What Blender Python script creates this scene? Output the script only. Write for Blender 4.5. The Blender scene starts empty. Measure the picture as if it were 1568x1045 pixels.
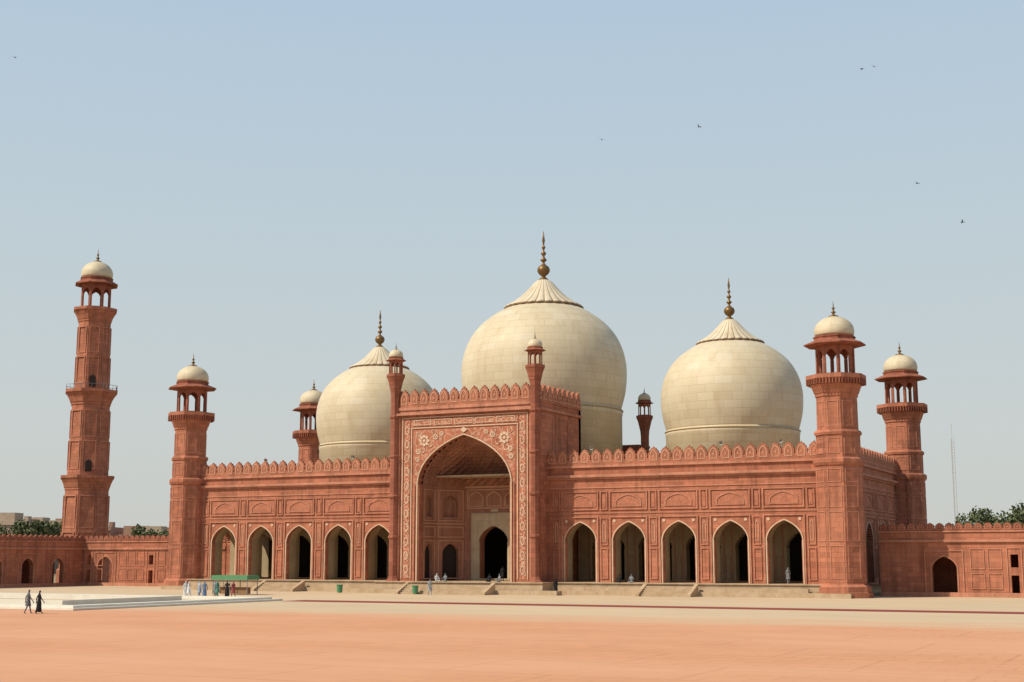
import bpy, bmesh, math, random
from mathutils import Vector, Matrix
from mathutils.geometry import tessellate_polygon
random.seed(7)
scene = bpy.context.scene
COL = scene.collection
rad = math.radians
Kz = 0.9865

# ------------------------------------------------------------------ materials
class NT:
    def __init__(s, name, rough=0.85, spec=0.2):
        s.m = bpy.data.materials.new(name); s.m.use_nodes = True
        s.t = s.m.node_tree; s.n = s.t.nodes; s.l = s.t.links
        s.b = s.n['Principled BSDF']; s.b.inputs['Roughness'].default_value = rough
        s.b.inputs['Specular IOR Level'].default_value = spec
        s.tc = s.n.new('ShaderNodeTexCoord')
        s.sep = s.n.new('ShaderNodeSeparateXYZ'); s.l.new(s.tc.outputs['Object'], s.sep.inputs[0])
        s.X, s.Y, s.Z = s.sep.outputs
        s.P = s.tc.outputs['Object']
    def put(s, sock, v):
        if isinstance(v, bpy.types.NodeSocket): s.l.new(v, sock)
        else:
            if isinstance(v, (tuple, list)) and len(v) == 3 and sock.type == 'RGBA': v = (*v, 1)
            sock.default_value = v
    def math(s, op, a, b=0.0, c=None, clamp=False):
        n = s.n.new('ShaderNodeMath'); n.operation = op; n.use_clamp = clamp
        s.put(n.inputs[0], a); s.put(n.inputs[1], b)
        if c is not None: s.put(n.inputs[2], c)
        return n.outputs[0]
    def comb(s, x, y, z=0.0):
        n = s.n.new('ShaderNodeCombineXYZ')
        for i, v in enumerate((x, y, z)): s.put(n.inputs[i], v)
        return n.outputs[0]
    def scl(s, v, x, y, z):
        n = s.n.new('ShaderNodeVectorMath'); n.operation = 'MULTIPLY'
        s.put(n.inputs[0], v); n.inputs[1].default_value = (x, y, z); return n.outputs[0]
    def noise(s, v, scale, detail=4, rough=0.55, dist=0.0):
        n = s.n.new('ShaderNodeTexNoise'); s.put(n.inputs['Vector'], v)
        n.inputs['Scale'].default_value = scale; n.inputs['Detail'].default_value = detail
        n.inputs['Roughness'].default_value = rough; n.inputs['Distortion'].default_value = dist
        return n.outputs[0]
    def ramp(s, f, a, b, lo=0.0, hi=1.0):
        n = s.n.new('ShaderNodeMapRange'); s.put(n.inputs[0], f)
        n.inputs[1].default_value = a; n.inputs[2].default_value = b
        n.inputs[3].default_value = lo; n.inputs[4].default_value = hi; n.clamp = True
        return n.outputs[0]
    def mix(s, f, a, b, mode='MIX'):
        n = s.n.new('ShaderNodeMix'); n.data_type = 'RGBA'; n.blend_type = mode
        s.put(n.inputs[0], f); s.put(n.inputs[6], a); s.put(n.inputs[7], b); return n.outputs[2]
    def brick(s, v, c1, c2, mortar, bw, rh, ms, bias=0.0):
        n = s.n.new('ShaderNodeTexBrick'); s.put(n.inputs['Vector'], v)
        n.inputs['Color1'].default_value = (*c1, 1); n.inputs['Color2'].default_value = (*c2, 1)
        n.inputs['Mortar'].default_value = (*mortar, 1); n.inputs['Scale'].default_value = 1
        n.inputs['Brick Width'].default_value = bw; n.inputs['Row Height'].default_value = rh
        n.inputs['Mortar Size'].default_value = ms; n.inputs['Bias'].default_value = bias
        return n.outputs['Color']
    def bump(s, h, st=0.3, d=0.05):
        n = s.n.new('ShaderNodeBump'); n.inputs['Strength'].default_value = st
        n.inputs['Distance'].default_value = d; s.put(n.inputs['Height'], h)
        s.l.new(n.outputs[0], s.b.inputs['Normal'])
    def out(s, c):
        s.put(s.b.inputs['Base Color'], c); return s.m

def mul(c, k): return tuple(x * k for x in c)

def m_sand(name, base, bw=1.1, rh=0.5, var=0.14, weather=0.5):
    k = NT(name)
    uv = k.comb(k.math('ADD', k.X, k.Y), k.Z)
    c = k.brick(uv, mul(base, 1 + var), mul(base, 1 - var), mul(base, 0.55), bw, rh, 0.018)
    n1 = k.noise(k.P, 0.16, 5, 0.6)
    c = k.mix(k.ramp(n1, 0.35, 0.68), c, k.mix(0.5, c, (base[0]*1.15, base[1]*1.35, base[2]*1.4)))
    n0 = k.noise(k.P, 0.35, 5, 0.65)
    c = k.mix(k.ramp(n0, 0.48, 0.66, 0, weather*.75), c, mul(base, 0.60))
    st = k.noise(k.scl(k.P, 1.3, 1.3, 0.12), 1.0, 4, 0.6)
    c = k.mix(k.ramp(st, 0.5, 0.72, 0, weather), c, mul(base, 0.40))
    n3 = k.noise(k.P, 2.2, 5, 0.65)
    c = k.mix(k.ramp(n3, 0.55, 0.8, 0, 0.5), c, (base[0]*1.08, base[1]*1.55, base[2]*1.65))
    k.bump(n3, 0.4, 0.07)
    return k.out(c)

SAND = (0.41, 0.150, 0.088)
M_sand = m_sand('red_sandstone', SAND, 1.1, .5, .22, .62)
M_sand_trim = m_sand('sandstone_trim', (0.48, 0.205, 0.13), 0.8, 0.8, 0.15, 0.5)
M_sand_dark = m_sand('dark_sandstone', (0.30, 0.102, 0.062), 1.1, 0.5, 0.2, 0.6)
M_iwan = m_sand('iwan_plaster', (0.36, 0.165, 0.105), 1.4, 1.2, 0.12, 0.6)

def m_pale(name, base, wz=0.35):
    k = NT(name, 0.7)
    n = k.noise(k.P, 0.9, 6, 0.65)
    c = k.mix(k.ramp(n, 0.4, 0.75, 0, wz), base, (base[0]*0.68, base[1]*0.58, base[2]*0.45))
    st = k.noise(k.scl(k.P, 2, 2, 0.2), 1, 4)
    c = k.mix(k.ramp(st, 0.55, 0.8, 0, wz), c, mul(base, 0.6))
    return k.out(c)
M_inlay = m_pale('marble_inlay', (0.64, 0.46, 0.33), 0.7)
M_inlay2 = m_pale('weathered_inlay', (0.55, 0.31, 0.21), 0.6)
M_plaster = m_pale('pale_plaster', (0.42, 0.33, 0.21), 0.55)
M_white = m_pale('white_marble', (0.70, 0.66, 0.57), 0.3)
M_plinth = m_pale('plinth_stone', (0.48, 0.36, 0.24), 0.8)
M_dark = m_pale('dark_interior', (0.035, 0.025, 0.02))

def m_orn(name, dens, amt, pale=(0.62, 0.45, 0.33)):
    k = NT(name)
    uv = k.comb(k.math('ADD', k.X, k.Y), k.Z)
    d = k.n.new('ShaderNodeTexVoronoi'); d.feature = 'DISTANCE_TO_EDGE'; d.voronoi_dimensions = '2D'
    nz = k.n.new('ShaderNodeTexNoise'); nz.inputs['Scale'].default_value = 1.6; k.l.new(uv, nz.inputs['Vector'])
    vv = k.n.new('ShaderNodeVectorMath'); vv.operation = 'MULTIPLY_ADD'
    k.l.new(nz.outputs['Color'], vv.inputs[0]); vv.inputs[1].default_value = (.6, .6, 0); k.l.new(uv, vv.inputs[2])
    k.l.new(vv.outputs[0], d.inputs['Vector']); d.inputs['Scale'].default_value = dens
    f = k.ramp(d.outputs['Distance'], 0.03, 0.08, 1, 0)
    v2 = k.n.new('ShaderNodeTexVoronoi'); v2.voronoi_dimensions = '2D'
    k.l.new(vv.outputs[0], v2.inputs['Vector']); v2.inputs['Scale'].default_value = dens
    g = k.ramp(v2.outputs['Distance'], 0.12, 0.20, 1, 0)
    f = k.math('MULTIPLY', k.math('MAXIMUM', f, g), amt)
    n3 = k.noise(k.P, 1.2, 4)
    base = k.mix(k.ramp(n3, 0.4, 0.7), mul(SAND, .85), mul(SAND, 1.15))
    return k.out(k.mix(f, base, pale))
M_orn = m_orn('inlaid_band', 1.5, 0.7)
M_orn2 = m_orn('carved_panel', 2.2, 0.4, (0.55, 0.29, 0.2))
M_spand = m_orn('spandrel_inlay', 1.0, 0.45)

def m_dome():
    k = NT('dome_marble', 0.55, 0.3)
    ang = k.math('ARCTAN2', k.Y, k.X)
    uv = k.comb(k.math('MULTIPLY', ang, 8.0), k.Z)
    c = k.brick(uv, (0.61, 0.525, 0.37), (0.545, 0.455, 0.305), (0.46, 0.37, 0.24), 2.0, 0.95, 0.03)
    n = k.noise(k.P, 0.22, 6, 0.6)
    c = k.mix(k.ramp(n, 0.42, 0.7, 0, 0.55), c, (0.64, 0.565, 0.42))
    st = k.noise(k.scl(k.P, 0.9, 0.9, 0.12), 1, 5, 0.65)
    c = k.mix(k.ramp(st, 0.5, 0.78, 0, 0.5), c, (0.42, 0.31, 0.175))
    n2 = k.noise(k.P, 1.7, 5, 0.7)
    c = k.mix(k.ramp(n2, 0.6, 0.8, 0, 0.45), c, (0.36, 0.27, 0.16))
    v = k.n.new('ShaderNodeTexWhiteNoise'); v.noise_dimensions = '2D'
    k.l.new(k.comb(k.math('FLOOR', k.math('MULTIPLY', ang, 4.0)), k.math('FLOOR', k.math('MULTIPLY', k.Z, 1/.95))), v.inputs['Vector'])
    c = k.mix(k.ramp(v.outputs['Value'], .93, .95, 0, .3), c, (0.66, 0.61, 0.49))
    return k.out(c)
M_dome = m_dome()
def m_crown():
    k = NT('dome_crown_marble', 0.55, 0.3)
    ang = k.math('ARCTAN2', k.Y, k.X)
    s = k.math('ABSOLUTE', k.math('SINE', k.math('MULTIPLY', ang, 14.0)))
    n = k.noise(k.P, 0.6, 5)
    c = k.mix(k.ramp(n, 0.4, 0.7), (0.66, 0.58, 0.43), (0.54, 0.44, 0.29))
    c = k.mix(k.ramp(s, 0.12, 0.35, 0.95, 0), c, (0.22, 0.13, 0.065))
    return k.out(c)
M_crown = m_crown()
def m_plain(name, c, rough=0.7, metal=0.0):
    k = NT(name, rough); k.b.inputs['Metallic'].default_value = metal
    n = k.noise(k.P, 6, 3)
    return k.out(k.mix(k.ramp(n, 0.35, 0.7), mul(c, 0.88), mul(c, 1.1)))
M_brown = m_plain('brown_band', (0.17, 0.10, 0.055))
M_tanband = m_plain('tan_band', (0.42, 0.31, 0.17))
M_gold = m_plain('aged_brass', (0.20, 0.12, 0.05), 0.45, 0.5)
M_metal = m_plain('grey_metal', (0.25, 0.25, 0.26), 0.5, 0.4)

# ------------------------------------------------------------------ mesh builder
class Fr:
    def __init__(s, o, u, n):
        s.o = Vector(o); s.u = Vector(u).normalized(); s.n = Vector(n).normalized()
    def p(s, a, b, d): return s.o + s.u * a + Vector((0, 0, b)) + s.n * d

def empty(name, loc=(0, 0, 0)):
    e = bpy.data.objects.new(name, None); e.location = loc; COL.objects.link(e); return e

class MB:
    def __init__(s): s.v = []; s.f = []
    def add(s, vs, fs):
        o = len(s.v); s.v += [tuple(v) for v in vs]; s.f += [tuple(i + o for i in f) for f in fs]
    def box(s, x0, x1, y0, y1, z0, z1):
        s.add([(x0,y0,z0),(x1,y0,z0),(x1,y1,z0),(x0,y1,z0),(x0,y0,z1),(x1,y0,z1),(x1,y1,z1),(x0,y1,z1)],
              [(0,3,2,1),(4,5,6,7),(0,1,5,4),(1,2,6,5),(2,3,7,6),(3,0,4,7)])
    def fbox(s, fr, a0, a1, b0, b1, d0, d1):
        P = [fr.p(a, b, d) for b in (b0, b1) for (a, d) in ((a0, d0), (a1, d0), (a1, d1), (a0, d1))]
        s.add(P, [(0,3,2,1),(4,5,6,7),(0,1,5,4),(1,2,6,5),(2,3,7,6),(3,0,4,7)])
    def plate(s, fr, loops, d0, d1):
        vl = [[Vector((a, b, 0)) for a, b in lp] for lp in loops]
        tris = tessellate_polygon(vl)
        flat = [p for lp in loops for p in lp]; n = len(flat)
        vs = [fr.p(a, b, d0) for a, b in flat] + [fr.p(a, b, d1) for a, b in flat]
        fs = [tuple(t) for t in tris] + [tuple(i + n for i in t) for t in tris]
        o = 0
        for lp in loops:
            k = len(lp)
            for i in range(k):
                j = (i + 1) % k; fs.append((o + i, o + j, o + j + n, o + i + n))
            o += k
        s.add(vs, fs)
    def rect_ring(s, fr, a0, a1, b0, b1, w, d0, d1):
        s.plate(fr, [[(a0,b0),(a1,b0),(a1,b1),(a0,b1)], [(a0+w,b0+w),(a1-w,b0+w),(a1-w,b1-w),(a0+w,b1-w)]], d0, d1)
    def lathe(s, cx, cy, prof, n=8, off=None, mod=None, cap=True):
        if off is None: off = math.pi / n
        kk = 1 / math.cos(math.pi / n) if n <= 12 else 1
        vs = []; fs = []
        for j, (r, z) in enumerate(prof):
            for i in range(n):
                a = off + 2 * math.pi * i / n
                rr = r * kk * (mod(a, j) if mod else 1)
                vs.append((cx + rr * math.cos(a), cy + rr * math.sin(a), z))
        for j in range(len(prof) - 1):
            for i in range(n):
                k = (i + 1) % n
                fs.append((j*n+i, j*n+k, (j+1)*n+k, (j+1)*n+i))
        if cap:
            fs.append(tuple(range(n))); fs.append(tuple(range((len(prof)-1)*n, len(prof)*n)))
        s.add(vs, fs)
    def obj(s, name, mat, parent=None, smooth=False, loc=(0, 0, 0), recalc=True):
        me = bpy.data.meshes.new(name); me.from_pydata(s.v, [], s.f); me.update()
        if recalc:
            bm = bmesh.new(); bm.from_mesh(me); bmesh.ops.recalc_face_normals(bm, faces=bm.faces); bm.to_mesh(me); bm.free()
        me.materials.append(mat)
        o = bpy.data.objects.new(name, me); COL.objects.link(o); o.location = loc
        if parent: o.parent = parent
        if smooth:
            for p in me.polygons: p.use_smooth = True
        return o

def arch(hw, z0, zs, zt, c=0, cusps=0, amp=0.0, n=48):
    """closed loop of a pointed arch opening"""
    h = zt - zs; half = []
    for i in range(n + 1):
        q = i / n; th = q * math.pi / 2
        x = hw * math.cos(th) ** 0.92 if i < n else 0
        z = zs + h * (0.80 * math.sin(th) + 0.20 * q ** 3)
        if cusps:
            k = amp * abs(math.sin(math.pi * cusps * q))
            nx, nz = math.cos(th) , math.sin(th)
            x += k * nx * (1 if i < n else 0); z += k * nz
        half.append((x, z))
    pts = [(-hw, z0), (hw, z0)] + half + [(-x, z) for x, z in reversed(half[:-1])]
    return [(c + x, z) for x, z in pts]

def arch_band(mb, fr, hw, z0, zs, zt, c, w, d0, d1, cusps=0, amp=0.0):
    inn = arch(hw, z0, zs, zt, c, cusps, amp); out = arch(hw + w, z0, zs, zt + w, c)
    i2 = inn[1:] + [inn[0]]; o2 = out[1:] + [out[0]]
    mb.plate(fr, [i2 + o2[::-1]], d0, d1)

def merlons(mbs, mbt, fr, a0, a1, zb, w=1.35, h=1.95, d=0.0, th=0.35):
    n = max(1, round((a1 - a0) / w)); w = (a1 - a0) / n; q = w / 2
    sh = [(-1,0),(-1,.30),(-.86,.34),(-.93,.46),(-.92,.60),(-.76,.64),(-.74,.77),(-.50,.80),(-.40,.90),(-.14,.92),(0,1)]
    for i in range(n):
        c = a0 + w * (i + .5); hh = h * (1 + random.uniform(-.012, .012))
        L = [(c + x * q * .999, zb + z * hh) for x, z in sh] + [(c - x * q * .999, zb + z * hh) for x, z in reversed(sh[:-1])]
        mbs.plate(fr, [L], d - th, d)
        o = arch(q*.62, zb+h*.16, zb+h*.46, zb+h*.82, c, n=7); ii = arch(q*.48, zb+h*.21, zb+h*.46, zb+h*.75, c, n=7)
        mbt.plate(fr, [o, ii], d - .01, d + .04)
        mbt.fbox(fr, c - .07, c + .07, zb + h*.38, zb + h*.50, d - .01, d + .04)

def oct_frames(cx, cy, ap):
    res = []
    for i in range(8):
        a = math.pi / 4 * i
        n = (math.cos(a), math.sin(a), 0); u = (-math.sin(a), math.cos(a), 0)
        res.append(Fr((cx + n[0]*ap, cy + n[1]*ap, 0), u, n))
    return res

# ------------------------------------------------------------------ kiosk (chhatri) on a tower
def kiosk(parent, cx, cy, zf, zc, ap, apc, domeR, domeH, fin, name='kiosk'):
    mb = MB(); hw = ap * math.tan(math.pi / 8)
    for fr in oct_frames(cx, cy, ap):
        L = [(-hw*1.0, zf), (hw*1.0, zf), (hw*1.0, zc), (-hw*1.0, zc)]
        o = arch(hw*.72, zf + .04, zf + (zc-zf)*.60, zf + (zc-zf)*.84, 0, 5, hw*.05, n=20)
        mb.plate(fr, [L, o], -ap*.13, 0)
        mb.fbox(fr, -hw*.99, hw*.99, zf+.001, zf + (zc-zf)*.05, -.02, ap*.05)
    mb.lathe(cx, cy, [(ap*.98, zc-.02), (apc*.99, zc + .02*ap)], 8)
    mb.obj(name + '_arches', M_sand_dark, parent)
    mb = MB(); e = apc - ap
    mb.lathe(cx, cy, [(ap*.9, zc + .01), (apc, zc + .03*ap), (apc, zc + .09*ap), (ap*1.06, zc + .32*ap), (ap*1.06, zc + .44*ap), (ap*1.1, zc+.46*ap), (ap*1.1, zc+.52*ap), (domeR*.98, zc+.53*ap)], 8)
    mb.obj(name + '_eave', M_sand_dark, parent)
    z0 = zc + .53*ap; R = domeR
    prof = []
    for i in range(15):
        th = -0.30 + (math.pi/2 + .20) * i / 14
        prof.append((R * math.cos(th), z0 + domeH * (.24 + .70 * math.sin(th))))
    prof.append((R*.12, z0 + domeH))
    o = MB(); o.lathe(0, 0, [(r, z - z0) for r, z in prof], 32); o.obj(name + '_dome', M_dome, parent, True, (cx, cy, z0))
    zt = z0 + domeH; F = fin
    o = MB(); o.lathe(0, 0, [(R*.34, -domeH*.12),(R*.22, -domeH*.03), (R*.08, .02*F), (R*.05,.12*F), (R*.13,.2*F), (R*.05,.3*F), (R*.04,.42*F), (R*.09,.5*F), (R*.03,.58*F), (.015, F)], 12)
    o.obj(name + '_finial', M_gold, parent, True, (cx, cy, zt))

def balcony(mb, cx, cy, z0, z1, ap, apb):
    h = z1 - z0; e = apb - ap
    mb.lathe(cx, cy, [(ap, z0), (ap + e*.12, z0 + h*.05), (ap+e*.12, z0+h*.16), (ap + e*.22, z0 + h*.2), (ap + e*.45, z0 + h*.48), (ap + e*.8, z0 + h*.74), (apb, z0 + h*.82), (apb, z1), (ap*.8, z1)], 8)

# ==================================================================== MOSQUE
mosque = empty('mosque')

def corner_tower(cx, cy, nm):
    g = empty(nm, (0, 0, 0)); g.parent = mosque
    mb = MB()
    pr = [(2.75,0),(2.75,.5),(2.6,.55),(2.6,1.1),(2.32,1.3),(2.2,1.34),(2.2,13.2),(2.32,13.25),(2.42,13.5),(2.42,13.85),(2.25,14.0),(2.08,14.05),(2.08,16.3),(2.2,16.35),(2.26,16.6),(2.15,16.8),(1.95,16.85),(1.92,20.2)]
    mb.lathe(cx, cy, pr, 8)
    balcony(mb, cx, cy, 20.2, 22.5, 1.92, 2.85)
    mb.obj('shaft', M_sand, g)
    t = MB()
    for fr in oct_frames(cx, cy, 2.2):
        hw = 2.2*math.tan(math.pi/8)
        for z0, z1 in ((1.9, 5.2), (5.6, 8.6), (9.0, 11.2), (11.5, 12.9)):
            t.rect_ring(fr, -hw+.2, hw-.2, z0, z1, .09, -.02, .05)
    for fr in oct_frames(cx, cy, 2.08): t.rect_ring(fr, -.62, .62, 14.4, 16.0, .08, -.02, .05)
    for fr in oct_frames(cx, cy, 1.93):
        t.rect_ring(fr, -.58, .58, 17.2, 19.8, .08, -.02, .05)
    t.obj('shaft_panels', M_sand_trim, g)
    b = MB()
    for fr in oct_frames(cx, cy, 2.85):
        for i in range(7):
            a = -1.0 + i*.333; b.fbox(fr, a-.06, a+.06, 21.5, 22.1, -.35, .02)
    b.obj('brackets', M_sand_dark, g)
    kiosk(g, cx, cy, 22.5, 25.6, 1.85, 2.95, 2.05, 2.3, 1.5)
    return g
corner_tower(-42, 0, 'corner_tower_front_left'); corner_tower(42, 0, 'corner_tower_front_right')
corner_tower(42.8, 31, 'corner_tower_back_right'); corner_tower(-43, 29, 'corner_tower_back_left')

# ---- walls with arcades
FR_front = Fr((0, 0, 0), (1, 0, 0), (0, -1, 0))
FR_right = Fr((42, 0, 0), (0, 1, 0), (1, 0, 0))
FR_left = Fr((-42, 0, 0), (0, -1, 0), (-1, 0, 0))
FR_back = Fr((0, 30, 0), (-1, 0, 0), (0, 1, 0))
FLOOR = 1.3
wall = MB(); trim = MB(); inlay = MB(); back = MB(); carved = MB(); mer = MB(); mert = MB(); dk = MB()

def wing(fr, a0, a1, centers, pitch):
    holes = [arch(1.78, FLOOR-.05, 5.75, 7.75, c, 9, .13) for c in centers]
    wall.plate(fr, [[(a0, 1.0), (a1, 1.0), (a1, 14.05), (a0, 14.05)]] + holes, -.6, 0)
    holes = [arch(1.92, FLOOR-.05, 5.7, 7.95, c, n=20) for c in centers]
    back.plate(fr, [[(a0, 1.0), (a1, 1.0), (a1, 9.5), (a0, 9.5)]] + holes, -2.2, -.605)
    trim.fbox(fr, a0, a1, 12.55, 12.75, -.02, .14); trim.fbox(fr, a0, a1, 12.755, 13.05, -.02, .38)
    trim.fbox(fr, a0, a1, 13.85, 14.1, -.02, .22)
    trim.fbox(fr, a0, a1, 11.55, 11.68, -.02, .08)
    trim.fbox(fr, a0, a1, 8.75, 8.87, -.02, .08)
    merlons(mer, mert, fr, a0, a1, 14.1, 1.36, 1.85, .10)
    for c in centers:
        arch_band(inlay, fr, 1.86, FLOOR, 5.75, 7.82, c, .13, -.02, .07)
        trim.rect_ring(fr, c-2.2, c+2.2, FLOOR-.2, 8.45, .13, -.02, .14)
        trim.rect_ring(fr, c-2.2, c+2.2, 9.15, 11.2, .11, -.02, .13)
        carved.fbox(fr, c-1.95, c+1.95, 9.4, 10.95, -.02, .03)
        trim.plate(fr, [arch(1.55, 9.5, 9.9, 10.9, c, n=12), arch(1.4, 9.6, 9.9, 10.75, c, n=12)], .03, .10)
        for sx in (-1, 1):
            R = [(c + sx*1.66 + .17*math.cos(t), 7.95 + .17*math.sin(t)) for t in [math.pi/5*i for i in range(10)]]
            inlay.plate(fr, [R], -.02, .06)
    edges = [c - pitch/2 for c in centers] + [centers[-1] + pitch/2]
    for e in edges:
        trim.rect_ring(fr, e-.42, e+.42, 9.15, 11.2, .09, -.02, .12)
        carved.plate(fr, [arch(.2, 9.4, 10.4, 10.9, e, n=8)], -.02, .05)
        trim.rect_ring(fr, e-.42, e+.42, 1.7, 5.0, .08, -.02, .10)
        trim.rect_ring(fr, e-.42, e+.42, 5.3, 8.3, .08, -.02, .10)
        mert.plate(fr, [arch(.2, 5.7, 7.3, 7.9, e, n=8), arch(.12, 5.78, 7.3, 7.75, e, n=8)], -.02, .05)

cs = [13.1, 18.85, 24.6, 30.35, 36.1]
wing(FR_front, 9.0, 40.2, cs, 5.75)
wing(FR_front, -40.2, -9.0, [-c for c in reversed(cs)], 5.75)
wing(FR_right, 1.8, 29.2, [6.5, 13, 19.5, 25.4], 6.3)
wing(FR_left, -28, -1.8, [-25, -18.8, -12.6, -6.4], 6.2)
wall.fbox(FR_back, -42, 42, 1, 14.05, -.6, 0); merlons(mer, mert, FR_back, -41, 41, 14.1, 1.36, 1.85, .1)

rf = MB(); rf.box(-41.5, 41.5, .65, 29.3, 13.3, 13.5); rf.obj('roof', M_plinth, mosque)
it = MB(); itt = MB()
for s in (-1, 1):
    x0, x1 = (9.3, 41.3) if s > 0 else (-41.3, -9.3)
    frb = Fr((0, 8, 0), (1, 0, 0), (0, -1, 0))
    holes = [arch(2.0, FLOOR-.05, 5.0, 6.9, s*c, 7, .1, n=28) for c in cs]
    it.plate(frb, [[(x0, 1), (x1, 1), (x1, 10), (x0, 10)]] + holes, -1.2, 0)
    for c in cs:
        itt.rect_ring(frb, s*c-2.45, s*c+2.45, 1.32, 7.5, .12, -.01, .07)
        itt.rect_ring(frb, s*(c+2.875)-.3, s*(c+2.875)+.3, 1.6, 4.2, .06, -.01, .05)
    it.box(x0, x1, .7, 29, 9.52, 9.8)
    for c in cs[:-1]:
        m = s*(c + 2.875); it.box(m-.6, m+.6, 2.25, 3.4, 1.2, 9.5)
it.obj('prayer_hall_interior', M_plaster, mosque); itt.obj('prayer_hall_dado_frames', M_sand_trim, mosque)
pl = MB()
pl.box(-41, 41, -1.6, 30, .0, FLOOR-.1)
pl.box(-41.05, 41.05, -1.75, 30.05, FLOOR-.098, FLOOR)
pl.box(-10.6, 10.6, -4.6, -1.76, 0, FLOOR-.1); pl.box(-10.7, 10.7, -4.75, -1.77, FLOOR-.098, FLOOR)
pl.box(-43.4, 43.4, -3.0, -1.8, 0, .45); pl.box(-13, 13, -6.2, -4.8, 0, .45)
pl.box(-39, 39, -2.4, -1.81, .452, .85)
for c, y in ((-24.6, -3.02), (24.6, -3.02), (0, -6.22)):
    w = 2.6 if c else 5.2
    for i in range(5):
        pl.box(c-w, c+w, y - .38*(5-i), y+.3, .004 + .2*i, .2*(i+1))
    for sx in (-1, 1):
        q = c + sx*(w+.22)
        pl.add([(q-.2,y-2.3,0),(q+.2,y-2.3,0),(q+.2,y+.2,0),(q-.2,y+.2,0),(q-.2,y-2.3,.25),(q+.2,y-2.3,.25),(q+.2,y+.2,1.25),(q-.2,y+.2,1.25)],[(0,3,2,1),(4,5,6,7),(0,1,5,4),(1,2,6,5),(2,3,7,6),(3,0,4,7)])
pl.obj('plinth_and_steps', M_plinth, mosque)

# ---- central portal (pishtaq)
PW, PY, PT = 9.1, -3.0, 21.3
FP = Fr((0, PY, 0), (1, 0, 0), (0, -1, 0))
FPR = Fr((PW, PY, 0), (0, 1, 0), (1, 0, 0)); FPL = Fr((-PW, PY, 0), (0, 1, 0), (-1, 0, 0))
FPB = Fr((0, 9.5, 0), (-1, 0, 0), (0, 1, 0))
hole = arch(5.85, FLOOR-.05, 12.3, 17.7, 0, 11, .28, n=110)
wall.plate(FP, [[(-PW, 1), (PW, 1), (PW, PT), (-PW, PT)], hole], -1.0, 0)
for f in (FPR, FPL):
    wall.fbox(f, 1.0, 12.5, 1.0, PT, -.6, 0)
    for k in range(2):
        a = 1.0 if k == 0 else 5.2
        trim.rect_ring(f, a, a+3.6, 15.4, 20, .14, -.02, .08)
    trim.fbox(f, .5, 12.5, PT-.9, PT-.6, -.02, .22)
    merlons(mer, mert, f, .3, 12.4, PT+.02, 1.36, 2.1, .08)
wall.fbox(FPB, -PW, PW, 13, PT, -.6, 0); merlons(mer, mert, FPB, -PW, PW, PT+.02, 1.36, 2.1, .08)
rf = MB(); rf.box(-PW+.5, PW-.5, PY+.9, 9, PT-.8, PT-.5); rf.obj('portal_roof', M_plinth, mosque)
merlons(mer, mert, FP, -PW+.55, PW-.55, PT+.02, 1.36, 2.1, .12)
trim.fbox(FP, -PW, PW, PT-.35, PT, -.02, .25); trim.fbox(FP, -PW, PW, PT-.95, PT-.7, -.02, .5)
trim.fbox(FP, -PW, PW, PT-.69, PT-.36, -.02, .12)
orn = MB()
for sx in (-1, 1):
    a, b = sorted((sx*7.85, sx*7.1)); orn.fbox(FP, a, b, 1.6, 19.95, -.02, .07)
    a, b = sorted((sx*8.15, sx*8.03)); inlay.fbox(FP, a, b, 1.6, 20.1, -.02, .11)
    a, b = sorted((sx*6.93, sx*6.82)); inlay.fbox(FP, a, b, 1.6, 18.9, -.02, .11)
    a, b = sorted((sx*8.62, sx*8.42)); trim.fbox(FP, a, b, 1.3, 20.3, -.02, .18)
    a, b = sorted((sx*6.5, sx*6.38)); trim.fbox(FP, a, b, 1.3, 12.2, -.02, .14)
    for i in range(11):
        z = 2.6 + i*1.6
        R = [(sx*7.475 + .28*math.cos(t), z + .5*math.sin(t)) for t in [math.pi/6*i2 for i2 in range(12)]]
        R2 = [(sx*7.475 + .19*math.cos(t), z + .37*math.sin(t)) for t in [math.pi/6*i2 for i2 in range(12)]]
        inlay.plate(FP, [R, R2], .07, .12)
orn.fbox(FP, -6.9, 6.9, 19.05, 19.85, -.02, .07)
inlay.fbox(FP, -6.8, 6.8, 18.78, 18.9, -.02, .11); inlay.fbox(FP, -8.1, 8.1, 20.0, 20.1, -.02, .11)
for i in range(5):
    c = -5.4 + i*2.7; inlay.rect_ring(FP, c-1.15, c+1.15, 19.15, 19.77, .07, .07, .12)
orn.obj('portal_inlaid_bands', M_orn, mosque)
sp = MB()
oa = arch(6.25, 12.0, 12.3, 18.05, 0, n=40)
arcpts = [p for p in oa[2:]]
sp.plate(FP, [[(6.5, 12.3)] + [(6.5, 18.6), (-6.5, 18.6), (-6.5, 12.3)] + [p for p in reversed(arcpts)]], -.02, .035)
sp.obj('portal_spandrels', M_spand, mosque)
arch_band(inlay, FP, 6.0, FLOOR, 12.3, 17.85, 0, .15, -.02, .13)
def rosette(fr, c, z, r, d, mb):
    for i in range(8):
        t = math.pi/4*i; x, y = c + r*.62*math.cos(t), z + r*.62*math.sin(t)
        mb.plate(fr, [[(x + r*.26*math.cos(q), y + r*.26*math.sin(q)) for q in [math.pi/3*j for j in range(6)]]], .03, d)
    mb.plate(fr, [[(c + r*.24*math.cos(q), z + r*.24*math.sin(q)) for q in [math.pi/4*j for j in range(8)]]], .03, d+.01)
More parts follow.
